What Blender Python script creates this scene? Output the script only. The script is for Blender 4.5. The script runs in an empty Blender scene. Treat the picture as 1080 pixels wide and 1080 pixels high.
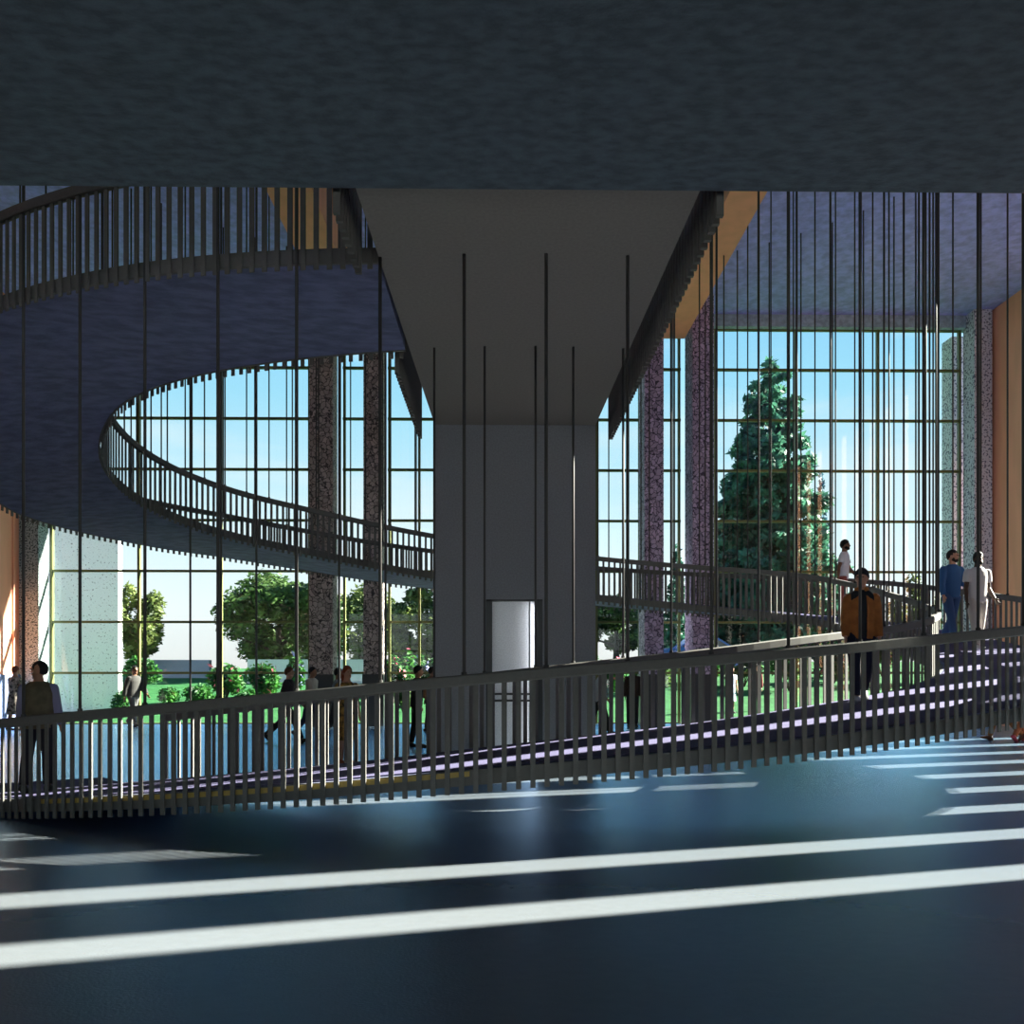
import bpy, bmesh, math, random
import numpy as np
from mathutils import Vector, Matrix
random.seed(7); rng = np.random.default_rng(11)
C = bpy.context.scene.collection
PI = math.pi; R = math.radians
sc = bpy.context.scene
F = 880.0; HC = 1.75; PSI = math.atan(12/880)

# ------------------------------------------------------------------ view
cam = bpy.data.cameras.new('camera'); co = bpy.data.objects.new('camera', cam); C.objects.link(co)
co.location = (0, 0, HC); co.rotation_euler = (R(90), 0, -PSI)
cam.sensor_width = 36; cam.lens = 36*F/1080; cam.shift_y = 162/1080; cam.clip_end = 1000
sc.camera = co
sc.view_settings.view_transform = 'Standard'; sc.view_settings.look = 'None'
sc.view_settings.exposure = 0.38; sc.view_settings.gamma = 1
sc.view_settings.use_curve_mapping = False
sc.cycles.use_denoising = True
sc.cycles.max_bounces = 10; sc.cycles.transparent_max_bounces = 24; sc.cycles.diffuse_bounces = 5
sc.cycles.sample_clamp_indirect = 4

def at(px, d):
    xc = (px-540)/F*d
    return (d*math.sin(PSI)+xc*math.cos(PSI), d*math.cos(PSI)-xc*math.sin(PSI))

# ------------------------------------------------------------------ materials
def nodes(name):
    m = bpy.data.materials.new(name); m.use_nodes = True
    nt = m.node_tree; b = nt.nodes['Principled BSDF']
    return m, nt, b
def mat(name, col, rough=.6, metal=0, var=0.0, scale=8, bump=0.0, bscale=60, stretch=(1, 1, 1), spec=.5, col2=None, detail=4):
    m, nt, b = nodes(name); N = nt.nodes.new; L = nt.links.new
    b.inputs['Roughness'].default_value = rough; b.inputs['Metallic'].default_value = metal
    b.inputs['Specular IOR Level'].default_value = spec
    c = (*col, 1)
    b.inputs['Base Color'].default_value = c
    tc = N('ShaderNodeTexCoord'); mp = N('ShaderNodeMapping'); mp.inputs['Scale'].default_value = stretch
    L(tc.outputs['Object'], mp.inputs['Vector'])
    if var > 0 or col2:
        nz = N('ShaderNodeTexNoise'); nz.inputs['Scale'].default_value = scale; nz.inputs['Detail'].default_value = detail
        L(mp.outputs[0], nz.inputs['Vector'])
        rp = N('ShaderNodeValToRGB'); rp.color_ramp.elements[0].position = .35; rp.color_ramp.elements[1].position = .65
        a = col2 or tuple(x*(1-var) for x in col)
        rp.color_ramp.elements[0].color = (*a, 1)
        rp.color_ramp.elements[1].color = (*(col if col2 else [min(1, x*(1+var)) for x in col]), 1)
        L(nz.outputs['Fac'], rp.inputs['Fac']); L(rp.outputs[0], b.inputs['Base Color'])
    if bump > 0:
        n2 = N('ShaderNodeTexNoise'); n2.inputs['Scale'].default_value = bscale; n2.inputs['Detail'].default_value = 3
        L(mp.outputs[0], n2.inputs['Vector'])
        bp = N('ShaderNodeBump'); bp.inputs['Strength'].default_value = bump; bp.inputs['Distance'].default_value = .02
        L(n2.outputs['Fac'], bp.inputs['Height']); L(bp.outputs[0], b.inputs['Normal'])
    return m
def stone(name, c1, c2, mortar, scale, crack=.06):
    m, nt, b = nodes(name); N = nt.nodes.new; L = nt.links.new
    tc = N('ShaderNodeTexCoord')
    nz = N('ShaderNodeTexNoise'); nz.inputs['Scale'].default_value = 5; L(tc.outputs['Object'], nz.inputs['Vector'])
    mx = N('ShaderNodeMix'); mx.data_type = 'RGBA'; mx.inputs['Factor'].default_value = .2
    L(tc.outputs['Object'], mx.inputs['A']); L(nz.outputs['Color'], mx.inputs['B'])
    v = N('ShaderNodeTexVoronoi'); v.feature = 'DISTANCE_TO_EDGE'; v.inputs['Scale'].default_value = scale
    v2 = N('ShaderNodeTexVoronoi'); v2.inputs['Scale'].default_value = scale
    L(mx.outputs['Result'], v.inputs['Vector']); L(mx.outputs['Result'], v2.inputs['Vector'])
    r = N('ShaderNodeValToRGB'); r.color_ramp.elements[0].position = crack*.5; r.color_ramp.elements[1].position = crack
    L(v.outputs['Distance'], r.inputs['Fac'])
    r2 = N('ShaderNodeValToRGB'); r2.color_ramp.elements[0].color = (*c1, 1); r2.color_ramp.elements[1].color = (*c2, 1)
    L(v2.outputs['Color'], r2.inputs['Fac'])
    m2 = N('ShaderNodeMix'); m2.data_type = 'RGBA'; m2.inputs['A'].default_value = (*mortar, 1)
    L(r.outputs[0], m2.inputs['Factor']); L(r2.outputs[0], m2.inputs['B']); L(m2.outputs['Result'], b.inputs['Base Color'])
    bp = N('ShaderNodeBump'); bp.inputs['Strength'].default_value = .8; bp.inputs['Distance'].default_value = .04
    L(r.outputs[0], bp.inputs['Height']); L(bp.outputs[0], b.inputs['Normal'])
    b.inputs['Roughness'].default_value = .85
    return m
def speckle(name, base, dots, scale, thr):
    m, nt, b = nodes(name); N = nt.nodes.new; L = nt.links.new
    tc = N('ShaderNodeTexCoord'); nz = N('ShaderNodeTexNoise'); nz.inputs['Scale'].default_value = scale; nz.inputs['Detail'].default_value = 3
    L(tc.outputs['Object'], nz.inputs['Vector'])
    r = N('ShaderNodeValToRGB'); r.color_ramp.elements[0].position = thr-.03; r.color_ramp.elements[1].position = thr
    r.color_ramp.elements[0].color = (*dots, 1); r.color_ramp.elements[1].color = (*base, 1)
    L(nz.outputs['Fac'], r.inputs['Fac']); L(r.outputs[0], b.inputs['Base Color']); b.inputs['Roughness'].default_value = .8
    return m
def leafmat(name, c1, c2, scale=1.2):
    m, nt, b = nodes(name); N = nt.nodes.new; L = nt.links.new
    tc = N('ShaderNodeTexCoord'); nz = N('ShaderNodeTexNoise'); nz.inputs['Scale'].default_value = scale; nz.inputs['Detail'].default_value = 6
    L(tc.outputs['Object'], nz.inputs['Vector'])
    r = N('ShaderNodeValToRGB'); r.color_ramp.elements[0].position = .38; r.color_ramp.elements[1].position = .62
    r.color_ramp.elements[0].color = (*c1, 1); r.color_ramp.elements[1].color = (*c2, 1)
    L(nz.outputs['Fac'], r.inputs['Fac']); L(r.outputs[0], b.inputs['Base Color'])
    b.inputs['Roughness'].default_value = .55; b.inputs['Specular IOR Level'].default_value = .25
    tr = N('ShaderNodeBsdfTranslucent'); L(r.outputs[0], tr.inputs['Color'])
    ms = N('ShaderNodeMixShader'); ms.inputs[0].default_value = .35
    L(b.outputs[0], ms.inputs[1]); L(tr.outputs[0], ms.inputs[2]); L(ms.outputs[0], nt.nodes['Material Output'].inputs['Surface'])
    return m
def glassmat():
    m, nt, b = nodes('window_glass'); N = nt.nodes.new; L = nt.links.new
    t = N('ShaderNodeBsdfTransparent'); t.inputs['Color'].default_value = (.93, .97, .96, 1)
    g = N('ShaderNodeBsdfGlossy'); g.inputs['Roughness'].default_value = .02
    lw = N('ShaderNodeLayerWeight'); lw.inputs['Blend'].default_value = .5
    pw = N('ShaderNodeMath'); pw.operation = 'POWER'; pw.inputs[1].default_value = 5; L(lw.outputs['Facing'], pw.inputs[0])
    fr = N('ShaderNodeMath'); fr.operation = 'MULTIPLY_ADD'; fr.inputs[1].default_value = .6; fr.inputs[2].default_value = .04; L(pw.outputs[0], fr.inputs[0])
    ms = N('ShaderNodeMixShader'); L(fr.outputs[0], ms.inputs[0]); L(t.outputs[0], ms.inputs[1]); L(g.outputs[0], ms.inputs[2])
    L(ms.outputs[0], nt.nodes['Material Output'].inputs['Surface'])
    return m

M = dict(
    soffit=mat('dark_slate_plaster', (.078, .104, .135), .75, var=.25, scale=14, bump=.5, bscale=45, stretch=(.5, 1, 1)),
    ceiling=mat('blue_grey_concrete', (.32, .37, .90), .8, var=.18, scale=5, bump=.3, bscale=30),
    ramp_soffit=mat('navy_plaster', (.13, .145, .27), .8, var=.25, scale=7, bump=.4, bscale=40, stretch=(.5, 1, 1)),
    bridge=mat('charcoal_plaster', (.235, .208, .192), .85, var=.06, scale=30),
    core=mat('grey_concrete', (.195, .20, .225), .8, var=.10, scale=40, bump=.15, bscale=90),
    steel=mat('dark_grey_paint', (.125, .12, .112), .65, var=.05, scale=20, spec=.25),
    rod=mat('black_steel', (.055, .052, .05), .6, spec=.25),
    carpet=mat('navy_carpet', (.10, .092, .17), .95, var=.2, scale=60, spec=.1),
    ochre=mat('ochre_tone', (.36, .24, .05), .5, var=.2, scale=10),
    orange=mat('orange_timber', (.88, .39, .24), .6, var=.05, scale=3, stretch=(1, 1, .2)),
    plinth=mat('blue_grey_plinth', (.16, .20, .36), .7, var=.08),
    column=stone('rubble_stone', (.30, .25, .23), (.66, .56, .52), (.07, .06, .06), 9.5, .08),
    column_shaded=stone('shaded_rubble_stone', (.28, .23, .36), (.62, .52, .74), (.06, .05, .09), 9.5, .08),  # same rubble stone with mauve shade painted into its colour
    terrazzo=speckle('green_terrazzo', (.34, .40, .40), (.03, .05, .05), 22, .47),
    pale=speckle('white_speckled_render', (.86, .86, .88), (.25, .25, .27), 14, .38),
    pale2=speckle('speckled_pier', (.62, .62, .72), (.12, .12, .2), 16, .46),
    lintel=mat('grey_green_concrete', (.30, .42, .52), .8, var=.2, scale=8, bump=.2),
    frame=mat('olive_metal', (.11, .12, .035), .5),
    glass=glassmat(),
    door=mat('pale_grey_door', (.84, .86, .90), .5, var=.10, scale=50),
    jamb=mat('dark_door_frame', (.03, .032, .036), .4),
    lawn=mat('lawn', (.026, .11, .034), .9, col2=(.013, .062, .02), scale=2.2, bump=.4, bscale=9, detail=8, spec=.1),
    paving=mat('pale_paving', (.42, .44, .46), .8, var=.08),
    bark=mat('bark', (.05, .038, .03), .9, var=.3),
    leaf=leafmat('broad_leaves', (.012, .034, .016), (.11, .20, .05)),
    leaf2=leafmat('olive_leaves', (.024, .048, .016), (.17, .22, .06)),
    leaf3=leafmat('bright_leaves', (.008, .052, .014), (.045, .175, .025)),
    needle=leafmat('conifer_needles', (.008, .036, .028), (.06, .19, .12)),
    needle2=leafmat('blue_conifer_needles', (.02, .06, .085), (.06, .15, .21)),
    pink=mat('pink_petals', (.55, .10, .16), .6),
    lilac=mat('lilac_petals', (.22, .22, .50), .6),
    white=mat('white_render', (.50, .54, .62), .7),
    car=mat('blue_car_paint', (.02, .10, .40), .25), carglass=mat('car_glass', (.02, .03, .04), .1),
    tyre=mat('tyre', (.02, .02, .02), .8), red=mat('red_lamp', (.5, .02, .02), .3),
)
# floor: dark polished stone with a fine rippled sheen
def floormat():
    m, nt, b = nodes('polished_dark_stone'); N = nt.nodes.new; L = nt.links.new
    tc = N('ShaderNodeTexCoord'); mp = N('ShaderNodeMapping'); mp.inputs['Scale'].default_value = (1, 1.6, 1); L(tc.outputs['Object'], mp.inputs['Vector'])
    nz = N('ShaderNodeTexNoise'); nz.inputs['Scale'].default_value = 9; nz.inputs['Detail'].default_value = 5; L(mp.outputs[0], nz.inputs['Vector'])
    r = N('ShaderNodeValToRGB'); r.color_ramp.elements[0].color = (.135, .145, .16, 1); r.color_ramp.elements[1].color = (.16, .172, .19, 1)
    L(nz.outputs['Fac'], r.inputs['Fac']); L(r.outputs[0], b.inputs['Base Color'])
    n2 = N('ShaderNodeTexNoise'); n2.inputs['Scale'].default_value = 42; n2.inputs['Detail'].default_value = 5; L(mp.outputs[0], n2.inputs['Vector'])
    bp = N('ShaderNodeBump'); bp.inputs['Strength'].default_value = .35; bp.inputs['Distance'].default_value = .016
    L(n2.outputs['Fac'], bp.inputs['Height']); L(bp.outputs[0], b.inputs['Normal'])
    df = N('ShaderNodeBsdfDiffuse'); L(r.outputs[0], df.inputs['Color'])
    gl = N('ShaderNodeBsdfGlossy'); gl.inputs['Roughness'].default_value = .27; gl.inputs['Color'].default_value = (.50, .74, 1, 1); L(bp.outputs[0], gl.inputs['Normal'])
    lw = N('ShaderNodeLayerWeight'); lw.inputs['Blend'].default_value = .5
    pw = N('ShaderNodeMath'); pw.operation = 'POWER'; pw.inputs[1].default_value = 4.5; L(lw.outputs['Facing'], pw.inputs[0])
    fm = N('ShaderNodeMath'); fm.operation = 'MULTIPLY_ADD'; fm.use_clamp = True; fm.inputs[1].default_value = 1.35; fm.inputs[2].default_value = .035; L(pw.outputs[0], fm.inputs[0])
    ms = N('ShaderNodeMixShader'); L(fm.outputs[0], ms.inputs[0]); L(df.outputs[0], ms.inputs[1]); L(gl.outputs[0], ms.inputs[2])
    L(ms.outputs[0], nt.nodes['Material Output'].inputs['Surface'])
    return m
M['floor'] = floormat()

# ------------------------------------------------------------------ mesh helpers
class MB:
    def __init__(s): s.v = []; s.f = []
    def add(s, v, f):
        o = len(s.v); s.v += [tuple(p) for p in v]; s.f += [tuple(i+o for i in q) for q in f]; return s
    def box(s, x0, x1, y0, y1, z0, z1):
        return s.add([(x0, y0, z0), (x1, y0, z0), (x1, y1, z0), (x0, y1, z0), (x0, y0, z1), (x1, y0, z1), (x1, y1, z1), (x0, y1, z1)],
                     [(0, 3, 2, 1), (4, 5, 6, 7), (0, 1, 5, 4), (1, 2, 6, 5), (2, 3, 7, 6), (3, 0, 4, 7)])
    def rings(s, rr, close=False, cap=True):
        n = len(rr[0]); v = [p for r in rr for p in r]; f = []
        m = len(rr)
        for i in range(m-1 if not close else m):
            j = (i+1) % m
            for k in range(n):
                l = (k+1) % n; f.append((i*n+k, i*n+l, j*n+l, j*n+k))
        if cap and not close:
            f.append(tuple(range(n))[::-1]); f.append(tuple((m-1)*n+k for k in range(n)))
        return s.add(v, f)
    def tube(s, p0, p1, r0, r1=None, n=8):
        r1 = r0 if r1 is None else r1
        p0 = Vector(p0); p1 = Vector(p1); t = (p1-p0).normalized()
        u = t.cross(Vector((0, 1, 0)) if abs(t.y) < .9 else Vector((1, 0, 0))).normalized(); w = t.cross(u)
        ring = lambda p, r: [p+u*r*math.cos(a)+w*r*math.sin(a) for a in [2*PI*k/n for k in range(n)]]
        return s.rings([ring(p0, r0), ring(p1, r1)])
    def build(s, name, m, parent=None, smooth=False, **props):
        me = bpy.data.meshes.new(name); me.from_pydata(s.v, [], s.f); me.update()
        b = bmesh.new(); b.from_mesh(me); bmesh.ops.recalc_face_normals(b, faces=b.faces); b.to_mesh(me); b.free()
        me.materials.append(m)
        if smooth: me.polygons.foreach_set('use_smooth', [True]*len(me.polygons))
        o = bpy.data.objects.new(name, me); C.objects.link(o)
        if parent: o.parent = parent
        for k, val in props.items(): o[k] = val
        return o
def struct(o, label=None):
    o['kind'] = 'structure'
    if label: o['label'] = label
    return o
def empty(name, loc=(0, 0, 0), rz=0, label=None, cat=None, group=None):
    o = bpy.data.objects.new(name, None); C.objects.link(o); o.location = loc; o.rotation_euler = (0, 0, rz)
    if label: o['label'] = label
    if cat: o['category'] = cat
    if group: o['group'] = group
    return o
def tag(o, label, cat, group=None, kind=None):
    o['label'] = label; o['category'] = cat
    if group: o['group'] = group
    if kind: o['kind'] = kind
    return o

# ------------------------------------------------------------------ room shell
XL, XR, YB, YG, ZC = -14.06, 14.6, -13.0, 25.2, 12.3
struct(MB().box(XL-.3, XR+.3, YB-.3, YG+.15, -.3, 0).build('floor', M['floor']))
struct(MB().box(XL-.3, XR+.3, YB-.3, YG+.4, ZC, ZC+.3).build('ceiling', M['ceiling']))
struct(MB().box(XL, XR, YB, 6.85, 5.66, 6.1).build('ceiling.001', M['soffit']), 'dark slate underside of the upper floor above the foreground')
# unseen wall behind the viewer; glazing and sunlit paving added for fill light
fr = MB()
for k in range(13):
    x = XL+(XR-XL)*k/12; fr.box(x-.05, x+.05, YB-.2, YB-.08, 0, ZC)
for z in (0, 2.8, 5.66, 9.0, ZC-.1): fr.box(XL, XR, YB-.2, YB-.08, z, z+.1)
wb = struct(fr.build('wall_back', M['frame']))
MB().box(XL, XR, YB-.15, YB-.14, 0, ZC).build('pane', M['glass'], wb)
struct(MB().box(-70, 70, -90, YB-.3, -.3, -.02).build('bounce_paving', M['paving']))
# left wall: blue-grey base below, orange timber above
w = struct(MB().box(XL-.3, XL, YB, YG, 1.5, ZC).build('wall_left', M['orange']))
MB().box(XL-.3, XL+.04, YB, YG, 0, 1.5).build('plinth', M['plinth'], w)
for y in (24.2, 22.6, 21.0): MB().box(XL, XL+.05, y, y+.06, 1.5, ZC).build('timber_batten', M['orange'], w)
# right wall: orange timber with tall narrow daylight slots
w = MB(); slots = [9.72+1.35*k for k in range(9)]; y = YB
for sl in slots:
    w.box(XR, XR+.22, y, sl-.24, 0, ZC); w.box(XR, XR+.22, sl-.24, sl+.24, 11.6, ZC); y = sl+.24
w.box(XR, XR+.22, y, YG+.3, 0, ZC)
w = struct(w.build('wall_right', M['orange']))
for k, sl in enumerate(slots):
    MB().box(XR+.09, XR+.10, sl-.24, sl+.24, 0, 11.6).build('pane', M['glass'], w)
MB().box(XR-.05, XR, 22.95, 23.02, 0, ZC).build('timber_batten', M['orange'], w)
# lintel over the glass
struct(MB().box(XL, XR, YG-.25, YG+.15, 11.93, ZC).build('trim_1', M['lintel']))

# overhang added outside, unseen, to block sun from the left wall
struct(MB().box(XL-2, XR+10, YG+.4, 29.0, 13.5, 13.8).build('sun_blocker', M['lintel']))
struct(MB().box(XL-.3, XR+.3, YG+.15, YG+.4, ZC, 13.8).build('trim_2', M['lintel']))  # upstand closing the added overhang to the roof

# glazed bays of the end wall
def bay(n, x0, x1, xs):
    fr = MB(); t = .035
    for x in xs: fr.box(x-t, x+t, YG-.06, YG+.06, 0, 11.93)
    for k in range(9):
        z = min(k*1.53, 11.93); fr.box(x0, x1, YG-.05, YG+.05, max(z-t, 0), z+t)
    o = struct(fr.build('window_%d' % n, M['frame']))
    MB().box(x0, x1, YG-.006, YG+.006, 0, 11.93).build('pane', M['glass'], o)
bay(1, -13.5, -5.3, [-13.45, -10.85, -8.4, -5.75])
bay(2, -4.75, -4.0, [-4.7, -4.05])
bay(3, -3.4, 4.25, [-3.35, -2.45, 0.4, 2.9, 4.2])
bay(4, 4.7, 5.45, [4.75, 5.4])
bay(5, 6.1, 14.0, [6.5, 8.95, 11.45, 13.95])

# stone columns in pairs, on dark bases
def column(x0, x1, y0, y1, m, label, base=True):
    o = MB().box(x0, x1, y0, y1, 0, ZC).build('stone_column', m); struct(o, label)
    if base: MB().box(x0-.03, x1+.03, y0-.03, y1+.03, 0, 1.5).build('column_base', M['jamb'], o)
column(-5.47, -4.80, 23.9, 24.6, M['column'], 'rubble stone column, left one of the left pair by the glass wall')
column(-3.97, -3.42, 24.2, 24.9, M['column'], 'rubble stone column, right one of the left pair by the glass wall')
column(4.13, 4.68, 23.9, 24.9, M['column_shaded'], 'shade-tinted rubble stone column, left one of the right pair by the glass wall')
column(5.45, 6.05, 23.6, 24.6, M['column_shaded'], 'shade-tinted rubble stone column, right one of the right pair by the glass wall')
column(XL, -13.5, 24.55, 25.1, M['terrazzo'], 'green speckled column in the left corner beside the orange wall', False)
column(14.02, 14.55, 24.5, 25.1, M['pale2'], 'blue grey speckled column in the right corner beside orange wall', False)
# timber beams along the hall
for x0, x1, lab in ((-4.62, -3.71, 'orange timber ceiling beam left of the footbridge'), (4.53, 5.27, 'orange timber ceiling beam right of the footbridge')):
    struct(MB().box(x0, x1, YB, 23.85, 11.12, ZC).build('timber_beam', M['orange']), lab)

# core pier with its door
CY0, CY1, CX0, CX1 = 13.7, 16.9, -1.08, 1.56
dx0, dx1, dz = -.24, .69, 2.84
co_ = MB()
co_.box(CX0, dx0, CY0, CY1, 0, ZC).box(dx1, CX1, CY0, CY1, 0, ZC).box(dx0, dx1, CY0, CY1, dz, ZC).box(dx0, dx1, CY0+.3, CY1, 0, dz)
core = struct(co_.build('wall_core', M['core']), 'tall grey concrete lift core in the middle of the hall')
dr = MB().box(dx0+.1, dx1-.1, CY0+.14, CY0+.19, .01, dz-.03).build('door_1', M['door']); struct(dr, 'pale grey door in the concrete core')
MB().box(dx0, dx0+.1, CY0+.02, CY0+.22, 0, dz).box(dx1-.1, dx1, CY0+.02, CY0+.22, 0, dz).box(dx0, dx1, CY0+.02, CY0+.22, dz-.03, dz).build('door_frame', M['jamb'], dr)
MB().box(dx0+.72, dx0+.735, CY0+.13, CY0+.14, .01, dz-.03).build('door_seam', M['jamb'], dr)
MB().tube((dx0+.1, CY0+.1, 1.17), (dx1-.1, CY0+.1, 1.17), .018).tube((dx0+.1, CY0+.1, 1.28), (dx1-.1, CY0+.1, 1.28), .018).build('push_bar', M['jamb'], dr)

MB().box(dx1-.125, dx1-.1, CY0+.07, CY0+.11, .05, dz-.05).build('pale_strip', M['door'], dr, label='pale upright strip')  # pale strip that does not glow, beside the added light
dl = bpy.data.lights.new('door_fill', 'AREA'); dl.shape = 'RECTANGLE'; dl.size = .03; dl.size_y = dz-.15; dl.energy = 3.2; dl.color = (.92, .95, 1)  # area light added to brighten the recessed door
dlo = bpy.data.objects.new('door_fill', dl); C.objects.link(dlo); dlo.location = (dx1-.13, CY0+.085, dz/2)
dlo.rotation_euler = Vector((-1, .22, 0)).to_track_quat('-Z', 'Y').to_euler()

# footbridge from the upper floor to the core
br = empty('footbridge', (.22, 6.9, 5.70), 0, 'charcoal footbridge running overhead to the concrete core', 'bridge')
def child(mb, name, m, parent, **k):
    o = mb.build(name, m, parent, **k); o.matrix_parent_inverse = Matrix.Translation(-Vector(parent.location)) if True else None
    return o
BX0, BX1 = -1.16, 1.60
v = [(-1.20, 6.86, 5.70), (1.66, 6.86, 5.70), (CX1, CY0-.01, 5.70), (CX0, CY0-.01, 5.70)]
child(MB().add(v+[(a, b, 5.98) for a, b, c in v], [(0, 3, 2, 1), (4, 5, 6, 7), (0, 1, 5, 4), (1, 2, 6, 5), (2, 3, 7, 6), (3, 0, 4, 7)]), 'slab', M['bridge'], br)
def bridge_rail(x, y0, y1):
    child(MB().box(x-.05, x+.05, y0, y1, 6.70, 6.80), 'handrail', M['steel'], br)
    child(MB().box(x-.02, x+.02, y0, y1, 5.78, 5.92), 'bottom_rail', M['steel'], br)
    n = max(2, int(round((y1-y0)/.135)))
    for k in range(n+1):
        y = y0+(y1-y0)*k/n
        child(MB().box(x-.03, x+.03, y-.022, y+.022, 5.50, 6.72), 'baluster', M['steel'], br)
bridge_rail(-1.36, 6.95, 8.0); bridge_rail(-1.33, 10.75, 13.8); bridge_rail(1.83, 6.95, 13.8)

# ------------------------------------------------------------------ the elliptical ramp
ECX, ECY, AI, BI, AO, BO = .37, 15.26, 7.3, 5.0, 9.55, 7.2
_pts = [(0, 5.58), (45, 5.58), (60, 5.5), (68, 5.27), (102, 4.72), (125, 4.42), (140, 4.27), (163, 3.87), (197, 3.33), (238, 2.77), (266, 2.1), (275, 1.92),
        (315, 1.40), (325, 1.31), (348, 1.0), (361, .85), (379, .57), (401, .28), (421, .03)]
_px = [p[0] for p in _pts]; _pz = [1.75+(p[1]-1.75)*1.06 for p in _pts]
def zd(phi):
    return float(max(.03, np.mean(np.interp(np.linspace(phi-8, phi+8, 9), _px, _pz))))
def cam_o(phi): return float(np.interp(phi, [9, 25, 40, 58, 75, 95, 115, 132], [0, .13, .21, .06, -.08, -.24, -.1, 0]))   # the curve is banked
def P(phi, a, b, z): return Vector((ECX-a*math.sin(R(phi)), ECY-b*math.cos(R(phi)), z))
def warp(phi, outer):          # the upper end is cut square against the bridge
    return phi if outer else phi+2.9*max(0, 1-(phi-9.4)/25)
def sweep(name, m, parent, f, p0, p1, step=2.0, **k):
    n = int((p1-p0)/step)+1; rr = [f(p0+(p1-p0)*i/n) for i in range(n+1)]
    return MB().rings(rr).build(name, m, parent, **k)
PH0, PH1 = 9.4, 421
ramp = empty('spiral_ramp', (0, 0, 0), 0, 'long dark oval spiral ramp with barred railings winding round the core', 'ramp')
def slab_ring(p):
    z = zd(p); a = warp(p, False); zb = max(z-.14, .005)
    k = cam_o(p)
    return [P(a, AI, BI, z), P(p, AO, BO, z+k), P(p, AO, BO, zb+k), P(a, AI, BI, zb)]
sweep('slab', M['ramp_soffit'], ramp, slab_ring, PH0, PH1)
def carp(p):
    z = zd(p); a = warp(p, False)
    k = cam_o(p)*.98
    return [P(a, AI+.05, BI+.05, z+.006), P(a, AI+.05, BI+.05, z+.016), P(p, AO-.05, BO-.05, z+k+.016), P(p, AO-.05, BO-.05, z+k+.006)]
sweep('carpet', M['carpet'], ramp, carp, PH0, PH1)
def band(a, b, o, w, outer, z0, z1):
    def f(p):
        z = zd(p)+(cam_o(p) if outer else 0); q = warp(p, outer); lo = max(z+z0, .008); hi = max(z+z1, lo+.01)
        return [P(q, a+o, b+o, lo), P(q, a+o+w, b+o+w, lo), P(q, a+o+w, b+o+w, hi), P(q, a+o, b+o, hi)]
    return f
sweep('stringer', M['steel'], ramp, band(AO, BO, .0, .03, True, -.15, .0), PH0, PH1, label='outer stringer')
sweep('stringer', M['steel'], ramp, band(AI, BI, -.03, .03, False, -.15, .0), PH0, 404, label='inner stringer')
sweep('edge_strip', M['ochre'], ramp, band(AO, BO, .03, .012, True, -.06, -.01), 364, 395, label='ochre edge strip')  # thin ochre band along part of the outer stringer
def rail(a, b, o, outer):
    def f(p):
        z = zd(p)+.87+(cam_o(p) if outer else 0); q = warp(p, outer); r = []
        for dr, dzz in ((.045, -.04), (.045, .042), (.03, .055), (-.03, .055), (-.045, .042), (-.045, -.04), (-.035, -.055), (.035, -.055)):
            r.append(P(q, a+o+dr, b+o+dr, z+dzz))
        return r
    return f
sweep('handrail', M['steel'], ramp, rail(AO, BO, .06, True), PH0, PH1)
sweep('handrail', M['steel'], ramp, rail(AI, BI, -.06, False), PH0, 404.5)
def bal(mb, p, a, b, o):
    z = zd(p)+(cam_o(p) if o > 0 else 0); c = P(p, a+o, b+o, 0); t = Vector((-a*math.cos(R(p)), b*math.sin(R(p)), 0)).normalized(); nrm = Vector((t.y, -t.x, 0))
    z0 = max(z-.22, .006); z1 = z+.86; h, d = .025, .009
    q = [c+t*h+nrm*d, c+t*h-nrm*d, c-t*h-nrm*d, c-t*h+nrm*d]
    mb.add([x+Vector((0, 0, z0)) for x in q]+[x+Vector((0, 0, z1)) for x in q], [(0, 1, 2, 3), (7, 6, 5, 4), (0, 4, 5, 1), (1, 5, 6, 2), (2, 6, 7, 3), (3, 7, 4, 0)])
def arc(a, b, p0, p1, gap):
    ps = np.linspace(p0, p1, 4000); x = a*np.sin(np.radians(ps)); y = b*np.cos(np.radians(ps))
    s = np.concatenate([[0], np.cumsum(np.hypot(np.diff(x), np.diff(y)))]); n = int(s[-1]/gap)
    return list(np.interp(np.linspace(0, s[-1], n+1), s, ps))
GAP = .135
near = arc(AO, BO, 322.5, 322.5+84, GAP); near = [p for p in near if p < 405][:100]
for p in near:
    mb = MB(); bal(mb, p, AO, BO, .06); mb.build('baluster', M['steel'], ramp)
rest = MB()
for p in arc(AO, BO, PH0+.4, 321.8, GAP)+arc(AO, BO, near[-1]+.8, PH1-1, GAP): bal(rest, p, AO, BO, .06)
for p in arc(AI, BI, PH0+3.4, 404, GAP): bal(rest, p, AI, BI, -.06)
rest.build('baluster', M['steel'], ramp, kind='stuff', label='remaining railing bars of the far and inner sides')

# ------------------------------------------------------------------ hanger rods
def on_phi(p): return p if p >= 61 else p+360
def top_of(x, y):
    if -1.25 < x < 1.72 and y < CY0: return 5.70
    if (-4.66 < x < -3.67 or 4.49 < x < 5.31) and y < 23.9: return 11.12
    return ZC
def rod(p, a, b, o, label, group, rad=.017):
    pp = on_phi(p); c = P(pp, a+o, b+o, 0); zl = zd(pp)+.9+(cam_o(pp) if o > 0 else 0); zt = top_of(c.x, c.y)
    ob = MB().tube((0, 0, 0), (0, 0, zt-zl), rad, n=8).build('hanger_rod', M['rod'], smooth=True)
    MB().tube((0, 0, -.02), (0, 0, .05), rad*1.6, n=8).build('collar', M['rod'], ob)
    ob.location = (c.x, c.y, zl); tag(ob, label, 'rod', group)
left = [4.3, 9.2, 14.3, 19.5, 24.9, 30.5, 36.5]; right = [-.4, -5.1, -10.1, -15, -20, -25, -30, -35]
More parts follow.
